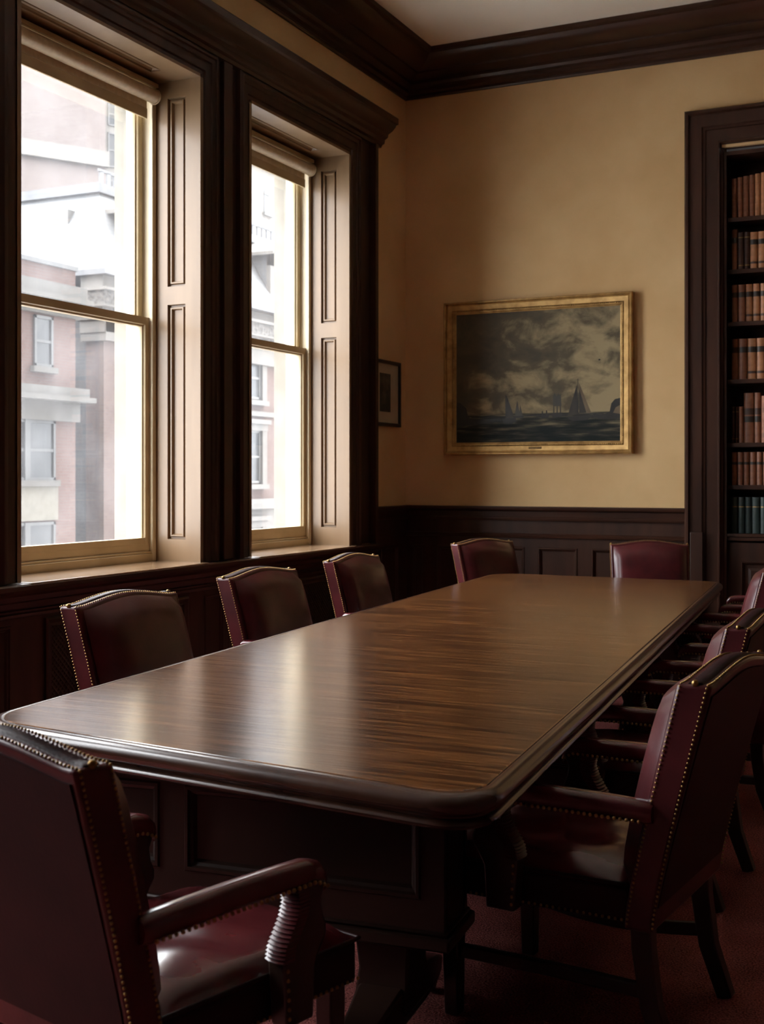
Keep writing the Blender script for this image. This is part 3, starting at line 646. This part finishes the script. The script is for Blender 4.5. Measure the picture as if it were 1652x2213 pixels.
# ------------------------------------------------------------------ leather armchairs
def yf(z): t = max(0, (z - .36) / .64); return -.195 - .15 * t ** 1.12
def ztop(u):
    a = abs(u)
    if a > .86: return .955
    return .955 + .029 * (.45 * (.5 + .5 * math.cos(PI * a / .86)) + .55 * (1 - (a / .86) ** 2))
HWB = .305; TBK = .085
def hwid(z): return HWB - .012 * (1 - (z - .36) / .6)
def make_chair():
    ch = empty('leather_armchair')
    L, LD, W_, BR = M['leather'], M['leather_dark'], M['chair_wood'], M['brass']
    # backrest shell
    us = [-1, -.93, -.86] + [-.86 + 1.72 * i / 16 for i in range(1, 16)] + [.86, .93, 1]
    nv = 9; bm = bmesh.new()
    def P(u, k, d):
        zt = ztop(u); z = .335 + (zt - .335) * k / nv
        return Vector((u * hwid(z), yf(z) - d, z))
    F = [[bm.verts.new(P(u, k, 0)) for k in range(nv + 1)] for u in us]; Bk = [[bm.verts.new(P(u, k, TBK * (.86 + .14 * k / nv))) for k in range(nv + 1)] for u in us]
    for i in range(len(us) - 1):
        for k in range(nv):
            bm.faces.new((F[i][k], F[i + 1][k], F[i + 1][k + 1], F[i][k + 1])); bm.faces.new((Bk[i][k], Bk[i][k + 1], Bk[i + 1][k + 1], Bk[i + 1][k]))
        bm.faces.new((F[i][nv], F[i + 1][nv], Bk[i + 1][nv], Bk[i][nv])); bm.faces.new((F[i][0], Bk[i][0], Bk[i + 1][0], F[i + 1][0]))
    for i in (0, len(us) - 1):
        for k in range(nv): bm.faces.new((F[i][k], F[i][k + 1], Bk[i][k + 1], Bk[i][k]))
    bk_ = link('backrest', bm, L, ch, bevel=.010, bseg=3)
    # flat rear leather panel, in the leather darkened for its unlit side
    bm = bmesh.new(); Rr = []
    def Q(u, k, d, ins=.93):
        zt = ztop(u * ins) - .028; z = .395 + (zt - .395) * k / nv
        return Vector((u * ins * hwid(z), yf(z) - d, z))
    us2 = [-1 + i / 10 for i in range(21)]
    A = [[bm.verts.new(Q(u, k, TBK * (.86 + .14 * k / nv) + .0035)) for k in range(nv + 1)] for u in us2]
    for i in range(20):
        for k in range(nv): bm.faces.new((A[i][k], A[i][k + 1], A[i + 1][k + 1], A[i + 1][k]))
    ed = [A[i][0] for i in range(21)] + [A[20][k] for k in range(1, nv + 1)] + [A[i][nv] for i in range(19, -1, -1)] + [A[0][k] for k in range(nv - 1, 0, -1)]
    low = [bm.verts.new(v.co + Vector((0, .006, 0))) for v in ed]
    for i in range(len(ed)): j = (i + 1) % len(ed); bm.faces.new((ed[i], low[i], low[j], ed[j]))
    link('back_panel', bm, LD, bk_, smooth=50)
    # padded front cushion of the back
    bm = bmesh.new()
    nu = 16
    def Cc(i, k):
        u = -1 + 2 * i / nu; v = k / 12
        ins = .93; zt = ztop(u * ins) - .014; z = .44 + (zt - .44) * v
        e_ = (1 - abs(u) ** 5) * (1 - abs(2 * v - 1) ** 7)
        bulge = .004 + .058 * max(0, e_) ** .42 + .012 * math.sin(PI * v) * (1 - u * u)
        return Vector((u * ins * hwid(z), yf(z) + bulge, z))
    G = [[bm.verts.new(Cc(i, k)) for k in range(13)] for i in range(nu + 1)]
    for i in range(nu):
        for k in range(12): bm.faces.new((G[i][k], G[i + 1][k], G[i + 1][k + 1], G[i][k + 1]))
    o = link('back_cushion', bm, L, bk_, smooth=80)
    # nail rows round the edges of the back (front and rear), and the ridged strip on top
    bm = bmesh.new()
    def edge(d, inset, out):
        pts = []
        for k in range(0, nv * 3 + 1):
            z = .345 + (.955 - .345) * k / (nv * 3); pts.append(Vector((-(hwid(z) + out), yf(z) - d, z)))
        top = []
        for i in range(25):
            u = -1 + 2 * i / 24; z = ztop(u) + out; top.append(Vector((u * hwid(.96), yf(ztop(u)) - d, z)))
        right = [Vector((-p.x, p.y, p.z)) for p in reversed(pts)]
        return pts + top + right
    nails(bm, edge(.010, 0, .001), .0118, .0034, 6, 4); nails(bm, edge(TBK - .010, 0, .001), .0118, .0034, 6, 4)
    nails(bm, [Vector((-hwid(.95) + .006, yf(.95) - TBK * .35, .958)), Vector((-hwid(.95) + .006, yf(.955) - TBK * .75, 0.958))], .03, .009, 8, 5)
    nails(bm, [Vector((hwid(.95) - .006, yf(.95) - TBK * .35, .958)), Vector((hwid(.95) - .006, yf(.955) - TBK * .75, 0.958))], .03, .009, 8, 5)
    link('nailhead_trim', bm, BR, bk_, smooth=60)
    bm = bmesh.new(); rings = []
    for i in range(81):
        u = -.97 + 1.94 * i / 80; z = ztop(u); h = .003 + (.0035 if i % 2 else 0)
        rings.append([Vector((u * hwid(.96), yf(z) - .024, z - .002)), Vector((u * hwid(.96), yf(z) - .028, z + h)), Vector((u * hwid(.96), yf(z) - TBK + .026, z + h)), Vector((u * hwid(.96), yf(z) - TBK + .022, z - .002))])
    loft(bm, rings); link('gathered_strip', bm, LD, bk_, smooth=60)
    # seat: upholstered box and crowned cushion with welt
    bm = bmesh.new()
    def so(f, ins=0): return [(-(.285 - ins), .35 - ins), (.285 - ins, .35 - ins), (.262 - ins, -.205), (-(.262 - ins), -.205)]
    loft(bm, [[(x, y, z) for x, y in so(0)] for z in (.338, .435)])
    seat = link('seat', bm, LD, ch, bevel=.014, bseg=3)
    bm = bmesh.new(); nu = 18
    def sc(i, k):
        u = -1 + 2 * i / nu; v = -1 + 2 * k / nu
        y = .0745 + v * .2775; hwx = .285 - (.35 - y) * .041
        e_ = max(0, (1 - abs(u) ** 4) * (1 - abs(v) ** 4))
        dip = -.010 * math.exp(-((u * 1.6) ** 2 + ((v + .15) * 1.7) ** 2)) + (.004 * math.sin(7 * u + 3 * v) + .003 * math.sin(11 * v - 5 * u + 1)) * e_
        return Vector((u * hwx, y, .430 + .055 * e_ ** .42 + dip))
    G = [[bm.verts.new(sc(i, k)) for k in range(nu + 1)] for i in range(nu + 1)]
    for i in range(nu):
        for k in range(nu): bm.faces.new((G[i][k], G[i + 1][k], G[i + 1][k + 1], G[i][k + 1]))
    link('seat_cushion', bm, M['leather_seat'], seat, smooth=80)
    bm = bmesh.new(); q = so(0); tube(bm, [(x * 1.004, y + .003, .437) for x, y in (q[3], q[0], q[1], q[2])], .005, 8); link('welt', bm, LD, seat, smooth=60)
    bm = bmesh.new(); nails(bm, [(q[3][0] - .001, q[3][1], .348), (q[0][0] - .001, q[0][1] + .001, .348), (q[1][0] + .001, q[1][1] + .001, .348), (q[2][0] + .001, q[2][1], .348)], .0165, .0042, 6, 4)
    link('nailhead_trim', bm, BR, seat, smooth=60)
    # arms and their goose-neck supports
    for s in (-1, 1):
        bm = bmesh.new(); rings = []
        path = [(-.275, .632, .8), (-.26, .634, 1), (-.18, .637, 1), (-.05, .639, 1), (.08, .637, 1.02), (.155, .634, 1.05), (.19, .626, 1.0), (.208, .612, .85), (.214, .598, .55)]
        for y, z, f in path:
            r_ = []
            for j in range(14):
                q_ = 2 * PI * j / 14; cxx = math.cos(q_); szz = math.sin(q_)
                r_.append((s * (.300 - .008 * (.2 - y)) + .030 * f * math.copysign(abs(cxx) ** .7, cxx), y, z + (.028 * f * math.copysign(abs(szz) ** .8, szz))))
            rings.append(r_)
        loft(bm, rings); arm = link('arm', bm, M['leather_seat'], ch, smooth=60)
        bm = bmesh.new()
        nails(bm, [(s * .298 - .030, -.255, .616), (s * .302 - .031, .17, .617), (s * .302 - .03, .205, .60), (s * .302 + .006, .214, .592)], .0155, .0048, 6, 4)
        link('nailhead_trim', bm, BR, arm, smooth=60); bm = bmesh.new()
        nails(bm, [(s * .302 + .022, .209, .597), (s * .302 + .03, .205, .60), (s * .302 + .031, .17, .617), (s * .298 + .030, -.255, .616)], .0155, .0048, 6, 4)
        link('nailhead_trim', bm, BR, arm, smooth=60)
        bm = bmesh.new()
        prof = [(.335, .085, .165), (.40, .082, .168), (.445, .078, .172), (.475, .076, .188), (.50, .084, .205), (.52, .098, .205), (.545, .115, .195), (.575, .128, .190), (.60, .128, .200), (.618, .115, .205)]
        loft(bm, [[(s * .302 - .026, a, z), (s * .302 + .026, a, z), (s * .302 + .026, b, z), (s * .302 - .026, b, z)] for z, a, b in prof])
        sup = link('arm_support', bm, W_, ch, bevel=.006)
        # gathered leather on the rear of the neck
        bm = bmesh.new(); rings = []
        rows = [(.47, .074), (.50, .080), (.525, .096), (.55, .112), (.58, .122), (.612, .116)]
        for i in range(37):
            z = .47 + .142 * i / 36
            for (z0, y0), (z1, y1) in zip(rows, rows[1:]):
                if z0 <= z <= z1: yy = y0 + (y1 - y0) * (z - z0) / (z1 - z0)
            h = .003 if i % 2 else -.002
            rings.append([(s * .302 - .029 - h * .4, yy + .03, z), (s * .302 - .029 - h * .4, yy - h, z), (s * .302 - .012, yy - .006 - h, z), (s * .302 + .012, yy - .006 - h, z), (s * .302 + .029 + h * .4, yy - h, z), (s * .302 + .029 + h * .4, yy + .03, z)])
        loft(bm, rings); link('gathered_leather', bm, L, sup, smooth=50)
        bm = bmesh.new(); nails(bm, [(s * .302 + s * .027, .092, .345), (s * .302 + s * .027, .086, .465)], .02, .0045, 6, 4)
        link('nailhead_trim', bm, BR, sup, smooth=60)
    # legs and stretchers
    for s in (-1, 1):
        bm = bmesh.new(); bar(bm, [(s * .245, .30, .345), (s * .245, .302, .18), (s * .245, .30, .0)], [.05, .047, .04], [.05, .047, .04]); link('leg', bm, W_, ch, bevel=.004)
        bm = bmesh.new(); bar(bm, [(s * .24, -.225, .40), (s * .24, -.23, .28), (s * .24, -.25, .14), (s * .24, -.30, .0)], [.048, .047, .044, .042], [.055, .052, .048, .042]); link('leg', bm, W_, ch, bevel=.004)
        bm = bmesh.new(); pts = [(s * (.245 - .035 * math.sin(PI * i / 8)), .28 - .512 * i / 8, .175 - .012 * math.sin(PI * i / 8)) for i in range(9)]
        bar(bm, pts, .024, .036); link('stretcher', bm, W_, ch, bevel=.005)
    return ch
chair0 = make_chair()
def copy_thing(o, parent=None):
    c = o.copy(); C.objects.link(c)
    if parent: c.parent = parent
    for k in list(o.children): copy_thing(k, c)
    return c
CH = [
 ('near_left', (-1.548, 2.150), -14, (.91, 1, .99), 'closest armchair, seen from behind at the near end of the table', ''),
 ('c1', (-2.68, 4.04), -90, 1.08, 'armchair under the larger window, nearest of the window-side row', ''),
 ('c2', (-2.86, 5.40), -90, 1.08, 'armchair in front of the pier between windows, second of the window-side row', ''),
 ('c3', (-2.98, 6.64), -90, 1.0, 'armchair below the farther window, third of the window-side row', ''),
 ('c4', (-2.93, 8.52), -112, 1, 'dark armchair turned at the far left corner of the table', ''),
 ('c5', (-1.97, 8.62), 200, .92, 'armchair facing us at the far end of the table, beside the bookcase casing', ''),
 ('A', (-.925, 3.30), 84, 1, 'nearest armchair on the right side of the table, shown in profile', ''),
 ('B', (-1.03, 4.44), 87, 1, 'armchair right behind the nearest one on the right side', ''),
 ('C', (-1.02, 5.58), 90, 1, 'third armchair along the right side, mostly hidden, only arms and legs seen', ''),
 ('D', (-1.30, 6.93), 92, 1, 'armchair with a bright highlight on its back at the right edge, fourth along', ''),
 ('E', (-1.20, 8.10), 95, 1, 'farthest armchair on the right side, only its arm ends seen', ''),
]
for i, (_, (x, y), r, s, lab, _g) in enumerate(CH):
    o = chair0 if i == 0 else copy_thing(chair0)
    o.location = (x, y, 0); o.rotation_euler = (0, 0, math.radians(r)); o.scale = s if isinstance(s, tuple) else (s, s, 1)
    tag(o, 'oxblood leather ' + lab, 'armchair', 'leather armchairs round the table')

# ------------------------------------------------------------------ street and buildings outside
tag(boxm('street', (-120, -5, -40, 140, -8.3, -8), M['asphalt']), kind='structure')
def ext_window(parent, x, y0, y1, z0, z1, surround=None, frame='ext_frame', mull=0, sill=True, arched=False):
    """window on a wall facing +X at plane x"""
    wn = bpy.data.objects.new('window', None); C.objects.link(wn); wn.parent = parent
    boxm('pane', (x - .02, x + .012, y0, y1, z0, z1), M['ext_glass'], wn)
    t = .07; zm = (z0 + z1) / 2
    fr = [(x, x + .05, y0, y0 + t, z0, z1), (x, x + .05, y1 - t, y1, z0, z1), (x, x + .05, y0, y1, z1 - t, z1), (x, x + .05, y0, y1, z0, z0 + t), (x, x + .04, y0, y1, zm - t / 2, zm + t / 2)]
    for k in range(mull): ym = y0 + (y1 - y0) * (k + 1) / (mull + 1); fr.append((x, x + .07, ym - .09, ym + .09, z0, z1))
    boxm('window_frame', fr, M[frame], wn)
    if surround:
        s = .28
        boxm('stone_surround', [(x, x + .14, y0 - s, y0, z0 - .1, z1 + .1), (x, x + .14, y1, y1 + s, z0 - .1, z1 + .1), (x, x + .17, y0 - s, y1 + s, z1, z1 + .22), (x, x + .26, y0 - s - .08, y1 + s + .08, z1 + .22, z1 + .36), (x, x + .2, y0 - s - .05, y1 + s + .05, z0 - .2, z0 - .04)], M[surround], wn)
    elif sill: boxm('window_ledge', (x, x + .12, y0 - .1, y1 + .1, z0 - .14, z0), M['stone'], wn)
    return wn
# low brick building across the street
lb = empty('brick_building', (-20, 20, -8)); tag(lb, 'low red-brick building with white cornices, seen through the nearer window', 'building')
def rel(o): return lambda *d: tuple(v - (o.location.x if i < 2 else o.location.y if i < 4 else o.location.z) for i, v in enumerate(d))
r_ = rel(lb)
boxm('wall', r_(-34, -20, 8, 24.34, -8, 6.55), M['brick_red'], lb)
boxm('coping', r_(-34, -19.95, 8, 24.40, 6.55, 6.66), M['ext_frame'], lb)
boxm('cornice', [r_(-20, -19.9, 8, 24.40, 5.36, 5.70), r_(-20, -19.65, 8, 24.62, 5.70, 5.82), r_(-20, -19.75, 8, 24.5, 5.82, 6.12)], M['stone'], lb)
boxm('string_course', [r_(-20, -19.88, 8, 24.38, 2.80, 3.28), r_(-20, -19.6, 8, 24.66, 3.28, 3.40), r_(-20, -19.72, 8, 24.55, 3.40, 3.62)], M['stone'], lb)
L0 = lb.location
for y0 in (22.81, 20.6, 18.4): ext_window(lb, 0, y0 - L0.y, y0 + .66 - L0.y, 4.08 - L0.z, 5.30 - L0.z)
for y0 in (21.55, 18.5):
    ext_window(lb, 0, y0 - L0.y, y0 + 2.0 - L0.y, 1.36 - L0.z, 2.80 - L0.z, mull=1); ext_window(lb, 0, y0 - L0.y, y0 + 2.0 - L0.y, -1.4 - L0.z, .36 - L0.z, mull=1)
    boxm('spandrel', r_(-20, -19.94, y0 - .1, y0 + 2.08, .40, 1.24), M['jamb_stone'], lb)
# mansard building
mb = empty('mansard_building', (-21, 26.6, -8)); tag(mb, 'brick building with a pale slate mansard roof, carved cornice and dormers', 'building'); r_ = rel(mb); L0 = mb.location
boxm('wall', r_(-32, -21, 27.1, 70, -8, 6.2), M['brick_old'], mb)
boxm('corner_pier', r_(-21.5, -20.9, 26.6, 27.15, -8, 5.15), M['brick_old'], mb)
boxm('party_wall', r_(-23.2, -21.5, 26.95, 27.1, -8, 5.9), M['brick_dark'], mb)
boxm('pier_capital', [r_(-21.58, -20.82, 26.52, 27.3, 5.1, 5.3), r_(-21.62, -20.75, 26.47, 27.4, 5.3, 5.72)], M['stone'], mb, bevel=.03)
boxm('carved_frieze', [r_(-21.7, -20.82, 26.45, 70, 5.72, 6.0), r_(-21.75, -20.7, 26.36, 70, 6.06, 6.42)], M['stone_carved'], mb)
boxm('frieze_bands', [r_(-21.7, -20.78, 26.42, 70, 5.66, 5.73), r_(-21.75, -20.66, 26.34, 70, 6.0, 6.06), r_(-21.8, -20.55, 26.25, 70, 6.42, 6.5), r_(-21.6, -20.75, 26.5, 70, 5.1, 5.66)], M['stone'], mb)
boxm('eaves_block', [r_(-21.6, -20.85, 26.5, 27.2, 6.5, 6.85), r_(-21.5, -21.0, 27.2, 70, 6.5, 6.85)], M['stone'], mb)
boxm('eaves_gutter', r_(-32, -20.62, 26.32, 70, 6.85, 7.0), M['metal_roof'], mb)
bm = bmesh.new()
Bq = [(-20.75, 26.45, 7.0), (-20.75, 70, 7.0), (-32, 70, 7.0), (-32, 26.45, 7.0)]; Tq = [(-22.4, 28.3, 9.62), (-22.4, 70, 9.62), (-32, 70, 9.62), (-32, 28.3, 9.62)]
loft(bm, [[tuple(a - b for a, b in zip(p, L0)) for p in Bq], [tuple(a - b for a, b in zip(p, L0)) for p in Tq]]); link('mansard_roof', bm, M['slate'], mb)
boxm('roof_curb', [r_(-32, -22.25, 28.1, 70, 9.55, 9.82)], M['metal_roof'], mb)
cr_ = [r_(-22.42, -22.36, 28.25, 70, 10.18, 10.26)] + [r_(-22.42, -22.36, 28.3 + .32 * i, 28.3 + .32 * i + .16, 9.8, 10.2) for i in range(60)]
boxm('roof_cresting', cr_, M['metal_roof'], mb)
boxm('chimney', r_(-23.5, -22.9, 27.55, 28.2, 8.0, 9.0), M['stone'], mb)
def dormer(y0, y1):
    d = bpy.data.objects.new('dormer', None); C.objects.link(d); d.parent = mb
    boxm('dormer_cheeks', r_(-22.6, -21.25, y0 + .05, y1 - .05, 7.3, 9.05), M['slate_side'], d)
    boxm('dormer_front', [r_(-21.25, -21.1, y0, y0 + .35, 7.3, 9.0), r_(-21.25, -21.1, y1 - .35, y1, 7.3, 9.0), r_(-21.25, -21.1, y0, y1, 8.55, 9.0), r_(-21.25, -21.1, y0, y1, 7.3, 7.5)], M['stone'], d)
    boxm('pane', r_(-21.26, -21.2, y0 + .3, y1 - .3, 7.5, 8.6), M['brick_pale'], d)
    bm = bmesh.new(); ym = (y0 + y1) / 2
    loft(bm, [[tuple(a - b for a, b in zip((x, y, z), L0)) for y, z in ((y0 - .25, 9.0), (ym, 9.55), (y1 + .25, 9.0), (y1 + .25, 8.88), (ym, 9.40), (y0 - .25, 8.88))] for x in (-20.85, -23.2)])
    link('dormer_roof', bm, M['stone'], d)
dormer(28.3, 30.0); dormer(35.7, 37.5); dormer(43, 44.8)
for yc in (28.05, 31.2, 34.27, 37.6):
    for z0, z1 in ((3.98, 5.35), (1.24, 2.95), (-1.6, -.2)):
        ext_window(mb, .0 + 0, yc - .53 - L0.y, yc + .53 - L0.y, z0 - L0.z, z1 - L0.z, surround='stone', frame='ext_frame_white')
boxm('string_course', [r_(-21, -20.85, 29, 70, 3.42, 3.58), r_(-21, -20.7, 29, 70, .40, .72)], M['stone'], mb)
boxm('stone_base', r_(-21, -20.92, 29.5, 70, -8, .40), M['stone'], mb)
# tall pale brick block behind
ta = empty('apartment_block', (-38, 48.5, -8), math.radians(-29.8)); tag(ta, 'tall pale pink brick block rising behind the mansard roof', 'building')
boxm('wall', (-12, 0, -40, 0, 0, 31), M['brick_pale'], ta)
boxm('side_bay', (-12, -.35, 0, 5, 0, 31), M['stone'], ta)
boxm('string_course', [(-.0, .25, -40, .1, 24.55, 25.3)], M['stone'], ta)
for z0, z1 in ((26.75, 27.9), (24.7, 26.4), (23.7, 24.4), (28.5, 30), (20.5, 22.5)): ext_window(ta, -.35, .25, 4.2, z0, z1, sill=False)
# pale tower behind the farther window
tw = empty('stone_tower', (-45, 70, -8)); tag(tw, 'white stone tower with round-arched windows, top of the farther window', 'building')
boxm('wall', (-14, 0, -6, 40, 0, 35), M['stone'], tw)
for yc in (2.2, 5.6, 9.0):
    wn = bpy.data.objects.new('window', None); C.objects.link(wn); wn.parent = tw
    hw_ = .42
    bm = bmesh.new(); pr = [(yc - hw_, 28.2), (yc + hw_, 28.2), (yc + hw_, 29.55)] + [(yc + hw_ * math.cos(PI * i / 10), 29.55 + hw_ * math.sin(PI * i / 10)) for i in range(1, 10)] + [(yc - hw_, 29.55)]
    loft(bm, [[(0, y, z) for y, z in pr], [(.03, y, z) for y, z in pr]]); link('pane', bm, M['ext_glass'], wn)
    boxm('window_frame', [(.02, .08, yc - hw_, yc + hw_, 29.5, 29.6), (.0, .25, yc - .6, yc + .6, 28.0, 28.2)], M['ext_frame_white'], wn)
boxm('string_course', (0, .3, -6, 40, 31.2, 31.5), M['stone'], tw)
